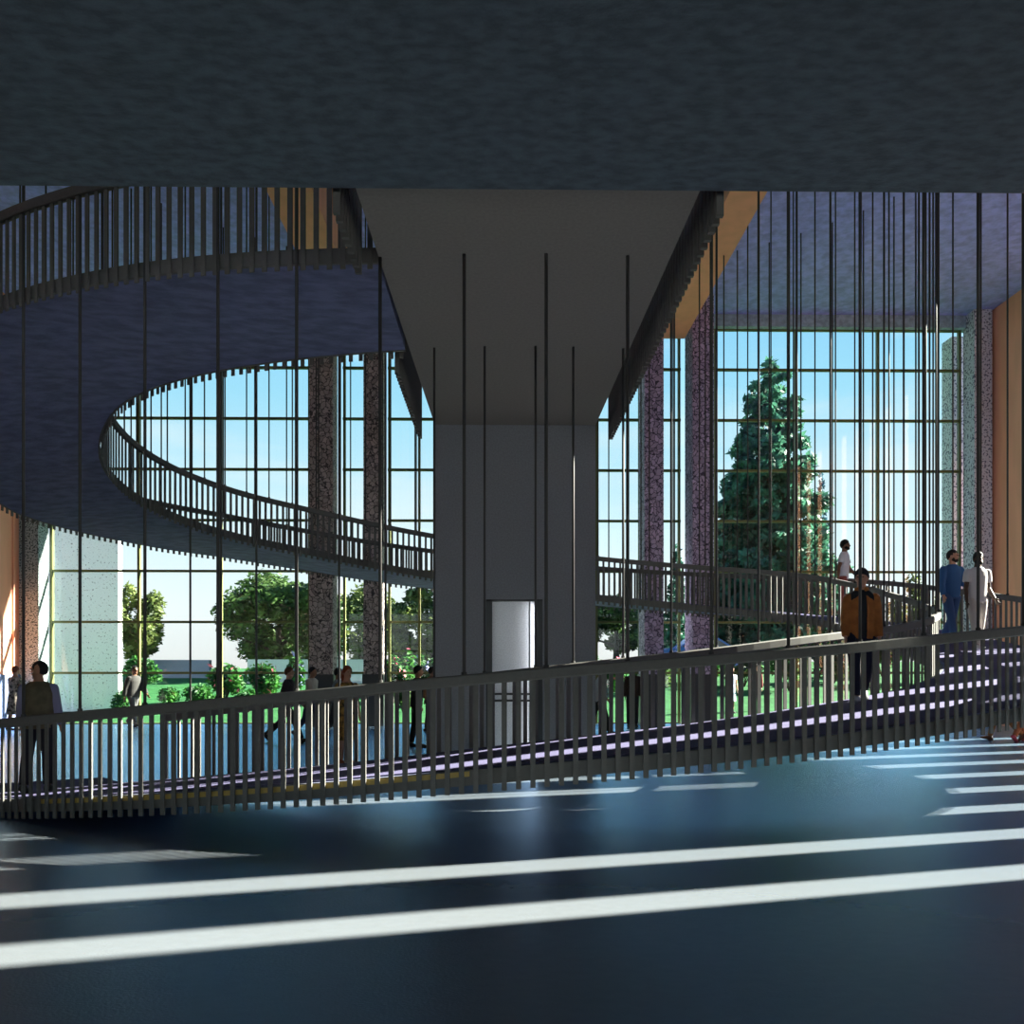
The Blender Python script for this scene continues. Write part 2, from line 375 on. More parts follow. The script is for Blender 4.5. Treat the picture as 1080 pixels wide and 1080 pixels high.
ordn = ['first', 'second', 'third', 'fourth', 'fifth', 'sixth', 'seventh', 'eighth']
for k, p in enumerate(left):
    rod(p, AO, BO, .06, 'thick dark hanger rod, %s from the door towards the left along the front handrail' % ordn[k], 'hanger rods along the front edge of the ramp')
for k, p in enumerate(right):
    rod(p+360, AO, BO, .06, 'thick dark hanger rod, %s from the door towards the right along the front handrail' % ordn[k], 'hanger rods along the front edge of the ramp')
for p in (42, 48, 54): rod(p, AO, BO, .06, 'dark hanger rod at the low left end of the ramp', 'hanger rods at the foot of the ramp')
for k in range(1, 44):
    p = 60+k*5.2
    if p > 318: break
    side = 'left curve' if p < 130 else 'back run behind the core' if p < 235 else 'right curve'
    rod(p, AO, BO, .06, 'thin dark hanger rod on the outer edge of the ramp, %s' % side, 'outer hanger rods, '+side)
for k in range(72):
    p = -.5+k*5+ (0 if k*5 < 90 else 1.3)
    if 44 < p < 61: continue
    side = 'front run' if p < 44 or p > 315 else 'left curve' if p < 130 else 'back run behind the core' if p < 235 else 'right curve'
    rod(p, AI, BI, -.06, 'thin dark hanger rod on the inner edge of the ramp, %s' % side, 'inner hanger rods, '+side, .015)

# ------------------------------------------------------------------ outside
def sm(t): t = max(0, min(1, t)); return t*t*(3-2*t)
def gz(x, y): return sm((y-28)/20)*(1.25+.75*sm((x-1)/7))-.02
g = MB(); nx, ny = 50, 50; vs = []; fs = []
for j in range(ny):
    for i in range(nx):
        x = -110+220*i/(nx-1); y = 25.85+(150-25.85)*(j/(ny-1))**2; vs.append((x, y, gz(x, y)))
for j in range(ny-1):
    for i in range(nx-1): a = j*nx+i; fs.append((a, a+1, a+nx+1, a+nx))
struct(g.add(vs, fs).build('lawn', M['lawn'], smooth=True))
struct(MB().box(-60, 60, YG+.15, 25.9, -.3, -.01).build('terrace', M['paving']))

def leaves(blobs, n, size, flat=.5, droop=0):
    """leaf quads scattered through the outer shell of the given ellipsoids (cx, cy, cz, rx, ry, rz)"""
    bl = np.array(blobs); wts = bl[:, 3]*bl[:, 5]; k = rng.choice(len(bl), n, p=wts/wts.sum()); b = bl[k]
    d = rng.normal(size=(n, 3)); d /= np.linalg.norm(d, axis=1)[:, None]
    r = rng.uniform(.55, 1.05, n)[:, None]
    c = b[:, :3]+d*r*b[:, 3:6]
    u = rng.normal(size=(n, 3)); u[:, 2] = u[:, 2]*flat-droop; u /= np.linalg.norm(u, axis=1)[:, None]
    w = np.cross(u, d+rng.normal(size=(n, 3))*.5); w /= np.linalg.norm(w, axis=1)[:, None]+1e-6
    s = size*rng.uniform(.6, 1.4, n)[:, None]
    V = np.stack([c-u*s, c+w*s*.45, c+u*s, c-w*s*.45], 1).reshape(-1, 3)
    return V
def leafmesh(name, V, m, parent, **props):
    n = len(V)//4; me = bpy.data.meshes.new(name)
    me.vertices.add(4*n); me.vertices.foreach_set('co', V.astype(np.float32).ravel())
    me.loops.add(4*n); me.loops.foreach_set('vertex_index', np.arange(4*n, dtype=np.int32))
    me.polygons.add(n); me.polygons.foreach_set('loop_start', np.arange(0, 4*n, 4, dtype=np.int32))
    me.update(calc_edges=True); me.validate(); me.materials.append(m)
    o = bpy.data.objects.new(name, me); C.objects.link(o); o.parent = parent
    for k, v in props.items(): o[k] = v
    return o
def trunk(mb, h, r, spread, nb=6):
    mb.tube((0, 0, 0), (0, 0, h*.75), r, r*.45)
    for k in range(nb):
        a = 2*PI*k/nb+random.random(); z = h*random.uniform(.3, .6)
        mb.tube((0, 0, z), (math.cos(a)*spread*.7, math.sin(a)*spread*.7, z+h*random.uniform(.15, .35)), r*.4, r*.12, 6)
def zpix(y, d): return HC+(702-y)*d/F
def tree(px, d, ytop, ybot, hw, m, label, n=5000, size=.17, group=None, lobes=16):
    x, y = at(px, d); g0 = gz(x, y); t = empty('tree', (x, y, g0), 0, label, 'tree', group)
    zt = zpix(ytop, d)-g0; zb = max(zpix(ybot, d)-g0, .3); w = hw*d/F; hz = (zt-zb)/2; cz = (zt+zb)/2
    bl = []
    for k in range(lobes):
        a = random.uniform(0, 2*PI); q = random.uniform(-1, 1); rr = math.sqrt(max(0, 1-q*q))*.66
        bl.append((math.cos(a)*w*rr, math.sin(a)*w*rr, cz+q*hz*.68, w*random.uniform(.3, .42), w*random.uniform(.3, .42), hz*random.uniform(.26, .40)))
    leafmesh('foliage', leaves(bl, n, size), m, t)
    mb = MB(); trunk(mb, cz+hz*.2, .05+w*.06, w); mb.build('trunk', M['bark'], t)
def bush(px, d, ytop, hw, m, label, n=1300, size=.13, flowers=None, group=None):
    x, y = at(px, d); g0 = gz(x, y); t = empty('flowering_bush' if flowers else 'bush', (x, y, g0), 0, label, 'bush', group)
    w = hw*d/F; zt = max(zpix(ytop, d)-g0, .5); bl = []
    for k in range(9):
        a = random.uniform(0, 2*PI); rr = random.uniform(.2, .65)
        h = zt*random.uniform(.35, .5); bl.append((math.cos(a)*w*rr, math.sin(a)*w*rr*.7, zt*random.uniform(.35, .68), w*.42, w*.34, h*.62))
    leafmesh('foliage', leaves(bl, n, size), m, t)
    if flowers: leafmesh('blossom', leaves([(b[0], b[1]-.1, b[2]+.1, b[3]*1.1, b[4]*1.1, b[5]*1.15) for b in bl], 60, .12, 1), flowers, t)
    mb = MB()
    for k in range(5):
        a = 2*PI*k/5; mb.tube((0, 0, 0), (math.cos(a)*w*.4, math.sin(a)*w*.3, zt*.55), .03, .012, 5)
    mb.build('stem', M['bark'], t)
def conifer(px, d, ytop, hw, m, label, n=9000, size=.22, fat=1.0):
    x, y = at(px, d); g0 = gz(x, y); t = empty('conifer', (x, y, g0), 0, label, 'tree')
    H = zpix(ytop, d)-g0; w = hw*d/F; bl = [(0, 0, H*.97, w*.1, w*.1, H*.035)]; mb = MB(); mb.tube((0, 0, 0), (0, 0, H*.97), w*.075, .03, 8)
    for k in range(17):
        q = .06+.86*k/16; L = w*(1.02-q)**(.8 if fat == 1 else .58)*random.uniform(.85, 1.08); nb = 8 if q < .6 else 6
        for j in range(nb):
            a = 2*PI*(j+random.random()*.7)/nb; l = L*random.uniform(.7, 1.08); z = H*q+random.uniform(-.25, .25)
            mb.tube((0, 0, z), (math.cos(a)*l, math.sin(a)*l, z+l*.12), .04, .012, 5)
            for f in (.5, .85):
                bl.append((math.cos(a)*l*f, math.sin(a)*l*f, z+l*.1*f, w*.17*(1.25-q)*fat, w*.17*(1.25-q)*fat, .45*(1.4-q)*fat))
    leafmesh('foliage', leaves(bl, n, size, .8), m, t); mb.build('trunk', M['bark'], t)

tree(146, 42, 606, 700, 26, M['leaf2'], 'round green tree just right of the white garden wall', 6000, .15)
tree(294, 46, 604, 712, 72, M['leaf'], 'broad dark green tree seen left of the stone columns', 12500, .18, lobes=30)
tree(330, 64, 640, 708, 40, M['needle'], 'dark teal tree behind the broad tree, left of the stone columns', 5000, .2)
tree(384, 54, 610, 704, 38, M['leaf2'], 'green tree showing between the left pair of stone columns', 8000, .17, lobes=22)
tree(444, 45, 618, 704, 44, M['leaf2'], 'green tree showing just left of the concrete core', 9000, .17)
tree(650, 52, 628, 712, 50, M['leaf'], 'dark green tree showing just right of the concrete core', 9000, .17)
conifer(714, 82, 574, 22, M['needle'], 'small far conifer between the right pair of stone columns', 2500, .3)
conifer(812, 51, 381, 84, M['needle'], 'tall dark green conifer outside the right window', 40000, .27, 1.25)
conifer(866, 62, 500, 20, M['needle2'], 'slim blue green conifer right of the tall conifer', 4000, .24)
tree(957, 62, 594, 694, 22, M['leaf2'], 'small yellowish green tree outside the right window', 2500, .2)
tree(1004, 56, 600, 694, 18, M['leaf'], 'small dark tree in the right corner of the window', 2200, .18)
tree(905, 64, 628, 694, 26, M['leaf'], 'low dark tree behind the ramp railing on the right', 2500, .2)
bush(152, 38, 690, 22, M['leaf3'], 'low green bush below the round tree by white wall')
bush(238, 34, 692, 22, M['leaf3'], 'green bush with pink blossom left of the broad tree', flowers=M['pink'])
bush(276, 33, 694, 24, M['leaf3'], 'green bush with pink blossom below the broad tree', flowers=M['pink'])
bush(205, 31, 718, 24, M['leaf3'], 'low bright bush near the glass on the left', 1100, .1)
bush(178, 33, 722, 15, M['leaf3'], 'low green bush on the lawn between the round tree and the broad tree', 700, .1)
bush(262, 30.5, 724, 17, M['leaf3'], 'low bright bush near the glass below the pink bushes', 800, .09)
bush(425, 30.5, 720, 15, M['leaf'], 'low dark bush near the glass left of the core', 700, .09)
bush(130, 30, 725, 14, M['leaf3'], 'small bush at the foot of the white garden wall', 700, .08)
bush(312, 36, 690, 13, M['leaf3'], 'small bush with lilac blossom left of the stone columns', flowers=M['lilac'])
bush(420, 34, 680, 22, M['leaf3'], 'tall bush with pink blossom right of the left stone columns', flowers=M['pink'])
bush(452, 36, 688, 18, M['leaf3'], 'bush with lilac blossom touching the left edge of the core', flowers=M['lilac'])
bush(640, 34, 682, 24, M['leaf3'], 'bright green bush touching the right edge of the core', flowers=M['pink'])
for k, (px, d, yt, hw, fm, lab) in enumerate([(690, 36, 694, 24, None, 'green bush in front of the blue car'), (742, 38, 690, 24, M['pink'], 'pink flowering bush left of the tall conifer'),
        (785, 37, 682, 26, M['lilac'], 'lilac flowering bush at the foot of the tall conifer'), (832, 36, 676, 26, None, 'green bush right of the tall conifer'),
        (880, 38, 672, 26, M['pink'], 'pink flowering bush behind the man in the brown jacket'), (930, 40, 668, 28, None, 'green bush behind the right end of the railing'),
        (985, 38, 650, 26, None, 'green bush behind the man in blue')]):
    bush(px, d, yt, hw, M['leaf3'] if k % 2 else M['leaf'], lab, flowers=fm)
# white walls in the garden
x0, _ = at(57, 31); x1, _ = at(127.5, 31)
tag(MB().box(x0-5, x1, 31, 31.3, -.1, 7.2).build('garden_wall', M['pale']), 'tall white speckled garden wall outside the left window', 'wall')
xa, _ = at(163, 44); xb, _ = at(222, 44)
tag(MB().box(xa, xb, 44, 44.4, .9, 2.05).build('garden_wall', mat('grey_blue_render', (.20, .25, .36), .8)), 'low grey blue garden wall left of the broad tree', 'wall')
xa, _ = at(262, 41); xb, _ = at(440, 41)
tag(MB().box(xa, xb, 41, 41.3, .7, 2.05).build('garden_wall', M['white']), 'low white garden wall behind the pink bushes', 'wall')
xa, _ = at(1002, 26.6); xb, _ = at(1017, 26.6)
tag(MB().box(xa, xb+.35, 26.3, 26.9, -.02, 12.2).build('pier', M['pale2']), 'pale speckled pier outside the right end of the window', 'pier')
# parked car, its side to the hall
cx, cy = at(738, 43); cz = gz(cx, cy)+.02
car = empty('car', (cx, cy, cz), 0, 'blue car parked beyond the right stone columns', 'car')
prof = [(-2.2, .35), (-2.22, .8), (-1.9, .95), (-1.25, 1.0), (-.65, 1.45), (.75, 1.48), (1.45, 1.05), (2.1, .95), (2.22, .7), (2.2, .35)]
v = [(x, -.85, z) for x, z in prof]+[(x, .85, z) for x, z in prof]; n = len(prof)
MB().add(v, [tuple(range(n)), tuple(range(2*n-1, n-1, -1))]+[(i, (i+1) % n, n+(i+1) % n, n+i) for i in range(n)]).build('body', M['car'], car)
MB().add([(-1.1, -.86, 1.02), (-.6, -.86, 1.38), (.7, -.86, 1.40), (1.25, -.86, 1.06)], [(0, 1, 2, 3)]).build('side_window', M['carglass'], car)
MB().box(-2.24, -2.1, -.8, -.5, .72, .86).build('tail_lamp', M['red'], car)
for wx in (-1.35, 1.35):
    for wy in (-.78, .78): MB().tube((wx, wy-.1, .32), (wx, wy+.1, .32), .32, n=16).build('wheel', M['tyre'], car)

# ------------------------------------------------------------------ people
CM = {}
def cm(col, rough=.8, var=0.0, scale=20, col2=None):
    key = (col, rough, var, scale, col2)
    if key not in CM: CM[key] = mat('cloth' if rough > .55 else 'skin', col, rough, var=var, scale=scale, col2=col2, spec=.3)
    return CM[key]
def loft(mb, rings, n=14):
    rr = []
    for c, u, v, ru, rv in rings: rr.append([c+u*ru*math.cos(2*PI*k/n)+v*rv*math.sin(2*PI*k/n) for k in range(n)])
    mb.rings(rr)
def limb(mb, pts, rad, n=12, capr=True, cap0=False):
    pts = [Vector(p) for p in pts]; out = []
    def frame(t):
        ref = Vector((1, 0, 0)) if abs(t.x) < .85 else Vector((0, 1, 0)); u = t.cross(ref).normalized(); return u, t.cross(u).normalized()
    for i, p in enumerate(pts):
        t = (pts[min(i+1, len(pts)-1)]-pts[max(i-1, 0)]).normalized(); u, v = frame(t); r = rad[i]
        if i == 0 and (capr or cap0): out += [(p-t*r*.85, u, v, r*.35, r*.35), (p-t*r*.55, u, v, r*.8, r*.8)]
        out.append((p, u, v, r, r))
        if i == len(pts)-1 and capr: out.append((p+t*r*.75, u, v, r*.55, r*.55))
    loft(mb, out, n)
def ball(mb, c, rx, ry, rz, n=14, m=9, rot=None):
    c = Vector(c); rr = []
    for i in range(m):
        a = -PI/2+PI*(i+.35)/(m-.3); z = math.sin(a); q = math.cos(a); ring = []
        for k in range(n):
            p = Vector((rx*q*math.cos(2*PI*k/n), ry*q*math.sin(2*PI*k/n), rz*z)); ring.append(c+(rot @ p if rot else p))
        rr.append(ring)
    mb.rings(rr)
def fuse(mb, name, m, parent, voxel, smooth=4, **props):
    o = mb.build(name, m, parent)
    md = o.modifiers.new('r', 'REMESH'); md.mode = 'VOXEL'; md.voxel_size = voxel
    if smooth: s = o.modifiers.new('s', 'SMOOTH'); s.factor = .5; s.iterations = smooth
    dg = bpy.context.evaluated_depsgraph_get(); me = bpy.data.meshes.new_from_object(o.evaluated_get(dg))
    o.modifiers.clear(); o.data = me
    me.polygons.foreach_set('use_smooth', [True]*len(me.polygons))
    if not me.materials: me.materials.append(m)
    for k, v in props.items(): o[k] = v
    return o
SKIN = dict(light=(.42, .22, .15), tan=(.30, .15, .09), brown=(.16, .075, .045), dark=(.06, .03, .02))
def person(loc, face, H, label, skin='light', hair=(.02, .015, .012), top=(.2, .2, .2), bottom=(.03, .03, .04), shoes=(.02, .02, .02), group=None,
           legs=((18, 6), (-14, 18)), arms=((-14, 12, 8), (16, 20, 8)), lean=3, sleeves='long', top_var=None, bottom_var=None, kind='trousers',
           jacket=None, hat=None, long_hair=False, beard=False, vest=None, head_turn=0, vox=.016, top_name='shirt', infl=0.0, detail=False, thin=1.0):
    s = H/1.75; root = empty('person', loc, R(face), label, 'person', group); root.scale = (s*thin, s, s)
    X = Vector((1, 0, 0)); Y = Vector((0, 1, 0)); Z = Vector((0, 0, 1))
    def dirv(a, side=0, ab=0): a = R(a); ab = R(ab); return Vector((side*math.sin(ab), -math.sin(a)*math.cos(ab), -math.cos(a)*math.cos(ab)))
    J = []; low = 9
    for i, side in enumerate((-1, 1)):
        hp = Vector((side*.092, 0, .90)); th, kn = legs[i]
        k = hp+dirv(th, side, 2)*.43; a = k+dirv(th-kn, side, 1)*.41; J.append((hp, k, a, th-kn)); low = min(low, a.z-.075)
    dz = Vector((0, 0, -low)); L = R(lean)
    J = [(h+dz, k+dz, a+dz, an) for h, k, a, an in J]; pel = Vector((0, 0, .90))+dz
    def spine(z): return Vector((0, -math.sin(L)*(z-.9), dz.z+.9+math.cos(L)*(z-.9)))
    A = []
    for i, side in enumerate((-1, 1)):
        sh = spine(1.392)+X*side*.172; sw, el, ab = arms[i]
        e = sh+dirv(sw, side, ab)*.285; wv = dirv(sw+el, side, ab*.4); wr = e+wv*.25; A.append((sh, e, wr, wv))
    hd = spine(1.625)+Vector((0, -.012, 0)); HR = Matrix.Rotation(R(head_turn), 3, 'Z')
    def h(x, y, z): return hd+HR @ Vector((x, y, z))
    sk = cm(SKIN[skin], .5)
    # body: one continuous surface
    b = MB()
    T = [(.84, .11, .095), (.90, .155, .108), (.97, .16, .108), (1.08, .138, .098), (1.2, .152, .108), (1.32, .168, .11), (1.40, .158, .095), (1.455, .105, .07), (1.49, .06, .058), (1.56, .053, .056)]
    loft(b, [(spine(z), X, Y, rx, ry) for z, rx, ry in T], 18)
    for hp, k, a, an in J:
        limb(b, [hp, hp.lerp(k, .5), k, k.lerp(a, .35), a], [.088, .074, .054, .056, .037])
        fd = dirv(an+90); up = dirv(an+180)
        loft(b, [(a+fd*t-up*dn, X, up, rx, rz) for t, dn, rx, rz in ((-.06, .045, .03, .03), (-.01, .03, .036, .045), (.07, .045, .042, .03), (.14, .055, .042, .02), (.18, .06, .025, .012))])
    for i, (sh, e, wr, wv) in enumerate(A):
        side = (-1, 1)[i]
        limb(b, [sh, sh.lerp(e, .5), e, e.lerp(wr, .3), wr], [.055, .046, .038, .038, .026])
        fw = Vector((0, -1, 0)); fw = (fw-wv*fw.dot(wv)).normalized(); pn = wv.cross(fw)
        pc = wr+wv*.045; rot = Matrix((pn, fw, wv)).transposed()
        ball(b, pc, .016, .04, .052, rot=rot)
        for q in range(4):
            st = wr+wv*.08+fw*(.03-.02*q); ln = (.07, .08, .074, .056)[q]; cu = -pn*side*1
            m1 = st+wv*ln*.5+cu*.006; limb(b, [st-wv*.02, m1, m1+wv*ln*.42+cu*.022], [.0095, .009, .0075], 7)
        st = wr+wv*.03+fw*.03; limb(b, [st, st+fw*.028+wv*.026, st+fw*.032+wv*.056], [.012, .011, .0085], 7)
    ball(b, h(0, .008, .02), .074, .095, .108); ball(b, h(0, -.03, -.055), .055, .062, .058); ball(b, h(0, -.062, -.088), .026, .024, .018)
    limb(b, [h(0, -.084, .022), h(0, -.104, -.018)], [.011, .016], 8); ball(b, h(0, -.075, .04), .055, .016, .012)
    for sd in (-1, 1): ball(b, h(sd*.076, .012, .0), .010, .02, .032, 8, 6)
    fuse(b, 'body', sk, root, vox if not detail else .0085, 3)
    eye = MB()
    for sd in (-1, 1): ball(eye, h(sd*.031, -.083, .018), .012, .008, .007, 8, 5)
    eye.build('eyes', cm((.012, .01, .01), .5), root); 
    lp = MB(); ball(lp, h(0, -.089, -.052), .024, .008, .008, 8, 5); lp.build('lips', cm(tuple(c*f for c, f in zip(SKIN[skin], (.75, .5, .5))), .5), root)
    # hair or hat
    def cap(name, m, r, lowb, lowf, infl2):
        c = MB(); n, mm = 18, 12; rr = []
        for i in range(mm):
            ring = []
            for k in range(n):
                t = 2*PI*k/n; fr = .5-.5*math.sin(t)     # 1 at the face
                lo = lowb+(lowf-lowb)*fr**1.5; el = lo+(PI/2-.04-lo)*i/(mm-1)
                ring.append(h(.082*infl2*math.cos(el)*math.cos(t), .012+.102*infl2*math.cos(el)*math.sin(t), .024+.112*infl2*math.sin(el)))
            rr.append(ring)
        inn = [[hd+(p-hd)*.93 for p in r_] for r_ in rr[::-1]]
        c.rings(rr+inn, close=True); c.build(name, m, root, smooth=True)
    cap('hair', cm(hair, .7, .3, 60), 0, -.75 if not long_hair else -1.2, .55, 1.03)
    if long_hair:
        c = MB(); limb(c, [h(0, .07, .03), h(0, .10, -.08), h(0, .09, -.2)], [.07, .075, .05]); fuse(c, 'long_hair', cm(hair, .7, .3, 60), root, .016)
    if hat: cap('beanie', cm(hat, .95, .15, 80), 0, -.25, .28, 1.12)
    if beard:
        c = MB(); ball(c, h(0, -.05, -.075), .055, .052, .036); ball(c, h(.048, -.02, -.05), .018, .04, .04); ball(c, h(-.048, -.02, -.05), .018, .04, .04)
        fuse(c, 'beard', cm(hair, .8, .3, 60), root, .011, 2)
    # top
    def torso_cloth(name, m, g, z0, sl, extra=0):
        c = MB(); TT = [(z, rx+g, ry+g) for z, rx, ry in T if z >= z0-.001 and z < 1.47]
        TT = [(z0, TT[0][1]+extra, TT[0][2]+extra)]+[(z, max(rx, .155+g) if z < 1.25 else rx, max(ry, .105+g) if z < 1.25 else ry) for z, rx, ry in TT]+[(1.48, .078+g*.7, .068+g*.7)]
        loft(c, [(spine(z), X, Y, rx, ry) for z, rx, ry in TT], 18)
        for i, (sh, e, wr, wv) in enumerate(A):
            side = (-1, 1)[i]
            if sl == 'long': limb(c, [sh, sh.lerp(e, .5), e, e.lerp(wr, .4), e.lerp(wr, .93)], [.060+g*.6, .053+g*.9, .046+g, .044+g, .036+g*.8], capr=False, cap0=True)
            elif sl == 'short': limb(c, [sh, sh.lerp(e, .35), sh.lerp(e, .62)], [.062+g*.6, .059+g, .060+g], capr=False, cap0=True)
        fuse(c, name, m, root, vox if not detail else .012, 3)
    tm = cm(top, .85, .0 if not top_var else .01, 14 if top_var else 20, top_var)
    if kind == 'dress':
        c = MB(); TT = [(.42, .20, .17), (.7, .19, .15), (.95, .175, .13), (1.08, .14, .105), (1.2, .16, .118), (1.32, .175, .118), (1.4, .165, .1), (1.46, .1, .075)]
        loft(c, [(spine(z), X, Y, rx, ry) for z, rx, ry in TT], 18)
        for i, (sh, e, wr, wv) in enumerate(A): limb(c, [sh, sh.lerp(e, .5)], [.067, .062], capr=False, cap0=True)
        fuse(c, 'dress', tm, root, vox)
    else:
        torso_cloth(top_name, tm, .014+infl, .86, sleeves if not jacket else 'none')
        bm_ = cm(bottom, .9, .01 if bottom_var else 0, 14, bottom_var); c = MB()
        loft(c, [(spine(z), X, Y, rx+.012, ry+.012) for z, rx, ry in T[:4]], 18)
        for hp, k, a, an in J: limb(c, [hp, hp.lerp(k, .5), k, k.lerp(a, .4), k.lerp(a, .95)], [.099, .088, .07, .069, .06], capr=False)
        fuse(c, 'trousers', bm_, root, vox if not detail else .012, 3)
    if jacket:
        # an open jacket: two fronts left apart over the shirt
        c = MB(); g = .035
        TT = [(.84, .168, .128), (1.0, .174, .134), (1.2, .172, .134), (1.33, .176, .130), (1.40, .150, .11), (1.455, .10, .084), (1.52, .085, .08)]
        n = 24; ro = []; ri = []
        for z, rx, ry in TT:
            gap = .30 if z < 1.3 else .22; ts = [-PI/2+gap+(2*PI-2*gap)*k/(n-1) for k in range(n)]
            ro.append([spine(z)+X*rx*math.cos(t)+Y*ry*math.sin(t) for t in ts]); ri.append([spine(z)+X*(rx-.02)*math.cos(t)+Y*(ry-.02)*math.sin(t) for t in ts])
        v = [p for r_ in ro for p in r_]+[p for r_ in ri for p in r_]; f = []; m = len(TT); o2 = m*n
        for i in range(m-1):
            for k in range(n-1):
                a = i*n+k; f.append((a, a+1, a+n+1, a+n)); f.append((o2+a, o2+a+n, o2+a+n+1, o2+a+1))
            for k in (0, n-1): a = i*n+k; f.append((a, a+n, o2+a+n, o2+a))
        for i in (0, m-1):
            for k in range(n-1): a = i*n+k; f.append((a, a+1, o2+a+1, o2+a))
        c.add(v, f)
        for i, (sh, e, wr, wv) in enumerate(A):
            side = (-1, 1)[i]; limb(c, [sh-Z*.012-X*side*.012, sh.lerp(e, .5), e, e.lerp(wr, .5), e.lerp(wr, .97)], [.068, .067, .060, .058, .047], capr=False, cap0=True)
        fuse(c, 'jacket', cm(jacket, .8, .15, 12), root, .012, 3)
    if vest:
        torso_cloth('waistcoat', cm(vest, .85, .2, 10), .03, .84, 'none')
    c = MB()
    for hp, k, a, an in J:
        fd = dirv(an+90); up = dirv(an+180)
        loft(c, [(a+fd*t-up*dn, X, up, rx, rz) for t, dn, rx, rz in ((-.072, .045, .034, .034), (-.02, .02, .046, .062), (.06, .038, .05, .044), (.14, .052, .05, .03), (.195, .06, .03, .018))])
    c.build('shoes', cm(shoes, .6), root, smooth=True)
    return root

DET = dict(vox=.012, detail=True)
W1 = ((20, 8), (-18, 20)); W2 = ((-16, 22), (20, 6)); ST = ((3, 2), (-3, 4))
A1 = ((-16, 12, 9), (18, 22, 9)); A2 = ((18, 22, 9), (-14, 12, 9)); A0 = ((0, 8, 7), (2, 10, 7))
def fl(px, fy): d = HC*F/(fy-702); x, y = at(px, d); return (x, y, 0.0)
def on_ramp(px, d):
    x, y = at(px, d); ph = math.degrees(math.atan2(-(x-ECX)/8.42, -(y-ECY)/6.1)) % 360
    return (x, y, zd(on_phi(ph))+.015)
person(on_ramp(908, 10.75), -12, 1.73, 'person in open brown jacket and dark beanie walking down the ramp', 'light', (.02, .015, .015), (.014, .016, .02), (.012, .014, .03), (.45, .45, .48),
       legs=W1, arms=((4, 14, 6), (-4, 18, 6)), jacket=(.30, .11, .025), hat=(.02, .022, .03), head_turn=-22, **DET)
person(on_ramp(1003, 16.0), 8, 1.79, 'person in blue long-sleeved top and jeans walking on the ramp', 'light', (.03, .02, .015), (.035, .11, .27), (.035, .08, .20), (.1, .07, .05),
       legs=((20, 8), (-16, 20)), arms=((6, 14, 12), (10, 62, 9)), beard=True, head_turn=35, **DET)
person(on_ramp(1030, 15.2), 2, 1.80, 'person in pale tee shirt and light trousers on the ramp beside the orange wall', 'dark', (.01, .01, .01), (.55, .52, .53), (.46, .42, .40), (.7, .68, .66),
       legs=((16, 6), (-8, 10)), arms=((2, 10, 9), (-12, 50, 12)), sleeves='short', beard=True, head_turn=-6, **DET)
person(on_ramp(889, 18.4), 60, 1.72, 'person in white tee shirt on the back run of the ramp', 'brown', (.015, .012, .01), (.62, .62, .68), (.3, .08, .07), sleeves='short', legs=ST, arms=A1, beard=True, vox=.014)
person(on_ramp(40, 10.35), 192, 1.60, 'person in olive waistcoat and lilac shirt seen from behind at the left', 'tan', (.01, .008, .008), (.20, .20, .30), (.012, .012, .018), legs=((4, 6), (-8, 10)), arms=((6, 14, 8), (4, 16, 8)),
       vest=(.10, .085, .05), head_turn=70, thin=1.05, **DET)
person(fl(15, 770), 160, 1.72, 'person in black and white floral dress by the blue wall base', 'light', (.20, .06, .03), (.6, .57, .5), kind='dress', top_var=(.02, .02, .02), legs=ST, arms=A0)
person(fl(141, 766), 60, 1.76, 'person in grey jacket and dark cap of hair near the white garden wall', 'tan', (.01, .01, .01), (.06, .058, .055), (.12, .12, .12), legs=W1, arms=A1, infl=.02, top_name='jacket')
person(fl(303, 783), 90, 1.78, 'person in dark suit with reddish hair striding to the right', 'light', (.11, .035, .015), (.035, .024, .030), (.02, .02, .025), legs=((28, 6), (-26, 22)), arms=A1, infl=.015, top_name='suit_jacket', vox=.014)
person(fl(328, 778), 75, 1.74, 'person in light beige top just left of the stone columns', 'tan', (.012, .01, .01), (.42, .36, .30), (.05, .06, .12), legs=W2, arms=A2, infl=.01)
person(fl(355, 782), 100, 1.72, 'person in grey patterned shirt behind the red-haired person', 'brown', (.01, .01, .01), (.28, .28, .30), (.04, .04, .05), top_var=(.08, .09, .10), legs=W2, arms=A0)
person(fl(365, 806), 40, 1.73, 'person with long red hair in leopard print dress', 'light', (.26, .055, .015), (.50, .28, .07), kind='dress', top_var=(.03, .02, .012), long_hair=True, legs=ST, arms=A0, shoes=(.3, .08, .03))
person(fl(439, 788), 100, 1.74, 'person in black suit just left of the concrete core', 'tan', (.008, .008, .008), (.012, .012, .014), (.012, .012, .014), legs=((6, 4), (-4, 6)), arms=A0, infl=.015, top_name='suit_jacket', vox=.014)
person(fl(454, 772), 120, 1.70, 'person in brown coat half hidden by the left edge of the core', 'brown', (.02, .015, .01), (.22, .09, .04), (.03, .03, .03), legs=ST, arms=A2, infl=.02, top_name='coat')
person(fl(632, 775), 100, 1.74, 'person in grey shirt emerging from behind the right edge of the core', 'tan', (.01, .01, .01), (.26, .28, .30), (.012, .012, .014), legs=W1, arms=A1)
person(fl(667, 767), 0, 1.74, 'person in dark brown clothes left of the right stone columns', 'brown', (.01, .01, .01), (.025, .015, .012), (.02, .02, .022), legs=ST, arms=A0)
person((at(772, 30)[0], 30, gz(at(772, 30)[0], 30)), 20, 1.66, 'person in pale blue dress out on the lawn', 'light', (.05, .03, .02), (.42, .46, .62), kind='dress', legs=ST, arms=A0)
person((at(798, 30.5)[0], 30.5, gz(at(798, 30.5)[0], 30.5)), -20, 1.74, 'person in dark red top out on the lawn', 'brown', (.01, .01, .01), (.14, .02, .02), (.02, .02, .022), legs=ST, arms=A0)
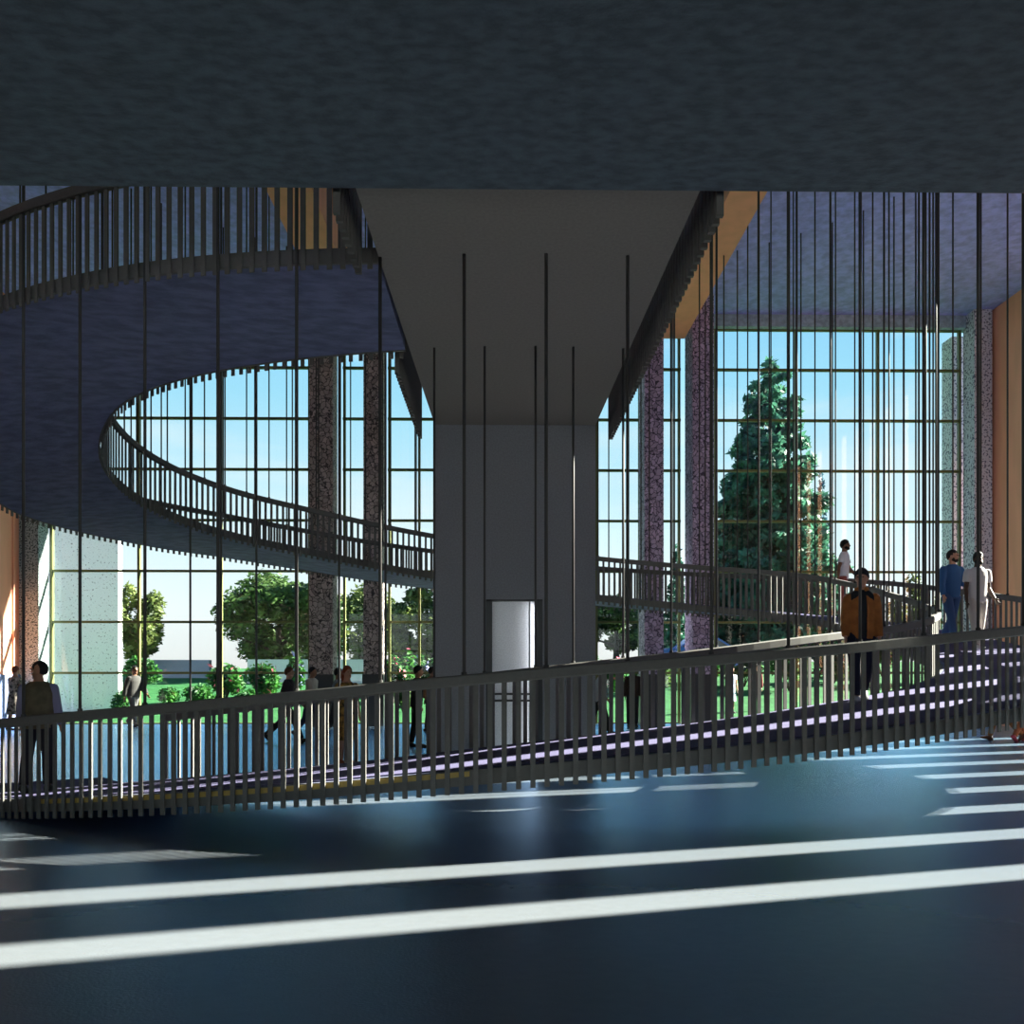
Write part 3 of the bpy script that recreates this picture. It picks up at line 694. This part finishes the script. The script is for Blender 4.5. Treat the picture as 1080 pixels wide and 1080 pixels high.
person(fl(1057, 781), 250, 1.74, 'person in brown boots on the floor beyond the ramp at far right', 'brown', (.01, .01, .01), (.15, .13, .12), (.20, .09, .035), (.06, .02, .01), legs=W1, arms=A1)
person(fl(1077, 782), 110, 1.70, 'person in red shoes at the far right edge behind the ramp', 'light', (.03, .02, .02), (.3, .1, .08), (.22, .07, .03), (.25, .03, .05), legs=W2, arms=A1)

# ------------------------------------------------------------------ sky and sun
wd = bpy.data.worlds.new('world'); sc.world = wd; wd.use_nodes = True; nt = wd.node_tree; N = nt.nodes.new; L = nt.links.new
bg = nt.nodes['Background']
tc = N('ShaderNodeTexCoord'); sx = N('ShaderNodeSeparateXYZ'); L(tc.outputs['Generated'], sx.inputs[0])
rp = N('ShaderNodeValToRGB'); cr = rp.color_ramp
cr.elements[0].position = 0.0; cr.elements[0].color = (.80, .76, .75, 1)
cr.elements[1].position = 1.0; cr.elements[1].color = (.06, .26, .75, 1)
for p, c in ((.06, (.86, .90, .92)), (.16, (.66, .84, .93)), (.30, (.35, .68, .88)), (.45, (.19, .52, .86))):
    e = cr.elements.new(p); e.color = (*c, 1)
L(sx.outputs['Z'], rp.inputs['Fac'])
mp = N('ShaderNodeMapping'); mp.inputs['Scale'].default_value = (1.2, 1.2, 6); L(tc.outputs['Generated'], mp.inputs['Vector'])
nz = N('ShaderNodeTexNoise'); nz.inputs['Scale'].default_value = 2.6; nz.inputs['Detail'].default_value = 7; nz.inputs['Roughness'].default_value = .55
L(mp.outputs[0], nz.inputs['Vector'])
cr2 = N('ShaderNodeValToRGB'); cr2.color_ramp.elements[0].position = .46; cr2.color_ramp.elements[1].position = .75
cr2.color_ramp.elements[1].color = (.6, .6, .6, 1); L(nz.outputs['Fac'], cr2.inputs['Fac'])
mx = N('ShaderNodeMix'); mx.data_type = 'RGBA'; mx.inputs['B'].default_value = (.82, .86, .88, 1)
L(cr2.outputs[0], mx.inputs['Factor']); L(rp.outputs[0], mx.inputs['A']); L(mx.outputs['Result'], bg.inputs['Color'])
bg.inputs['Strength'].default_value = 1.0
sun = bpy.data.lights.new('sun', 'SUN'); so = bpy.data.objects.new('sun', sun); C.objects.link(so)
sun.energy = 46; sun.angle = R(.45); sun.color = (1, .92, .8)
dv = Vector((-1, -.262, -math.tan(R(27))*1.031)); so.rotation_euler = dv.to_track_quat('-Z', 'Y').to_euler(); so.location = (40, 30, 30)
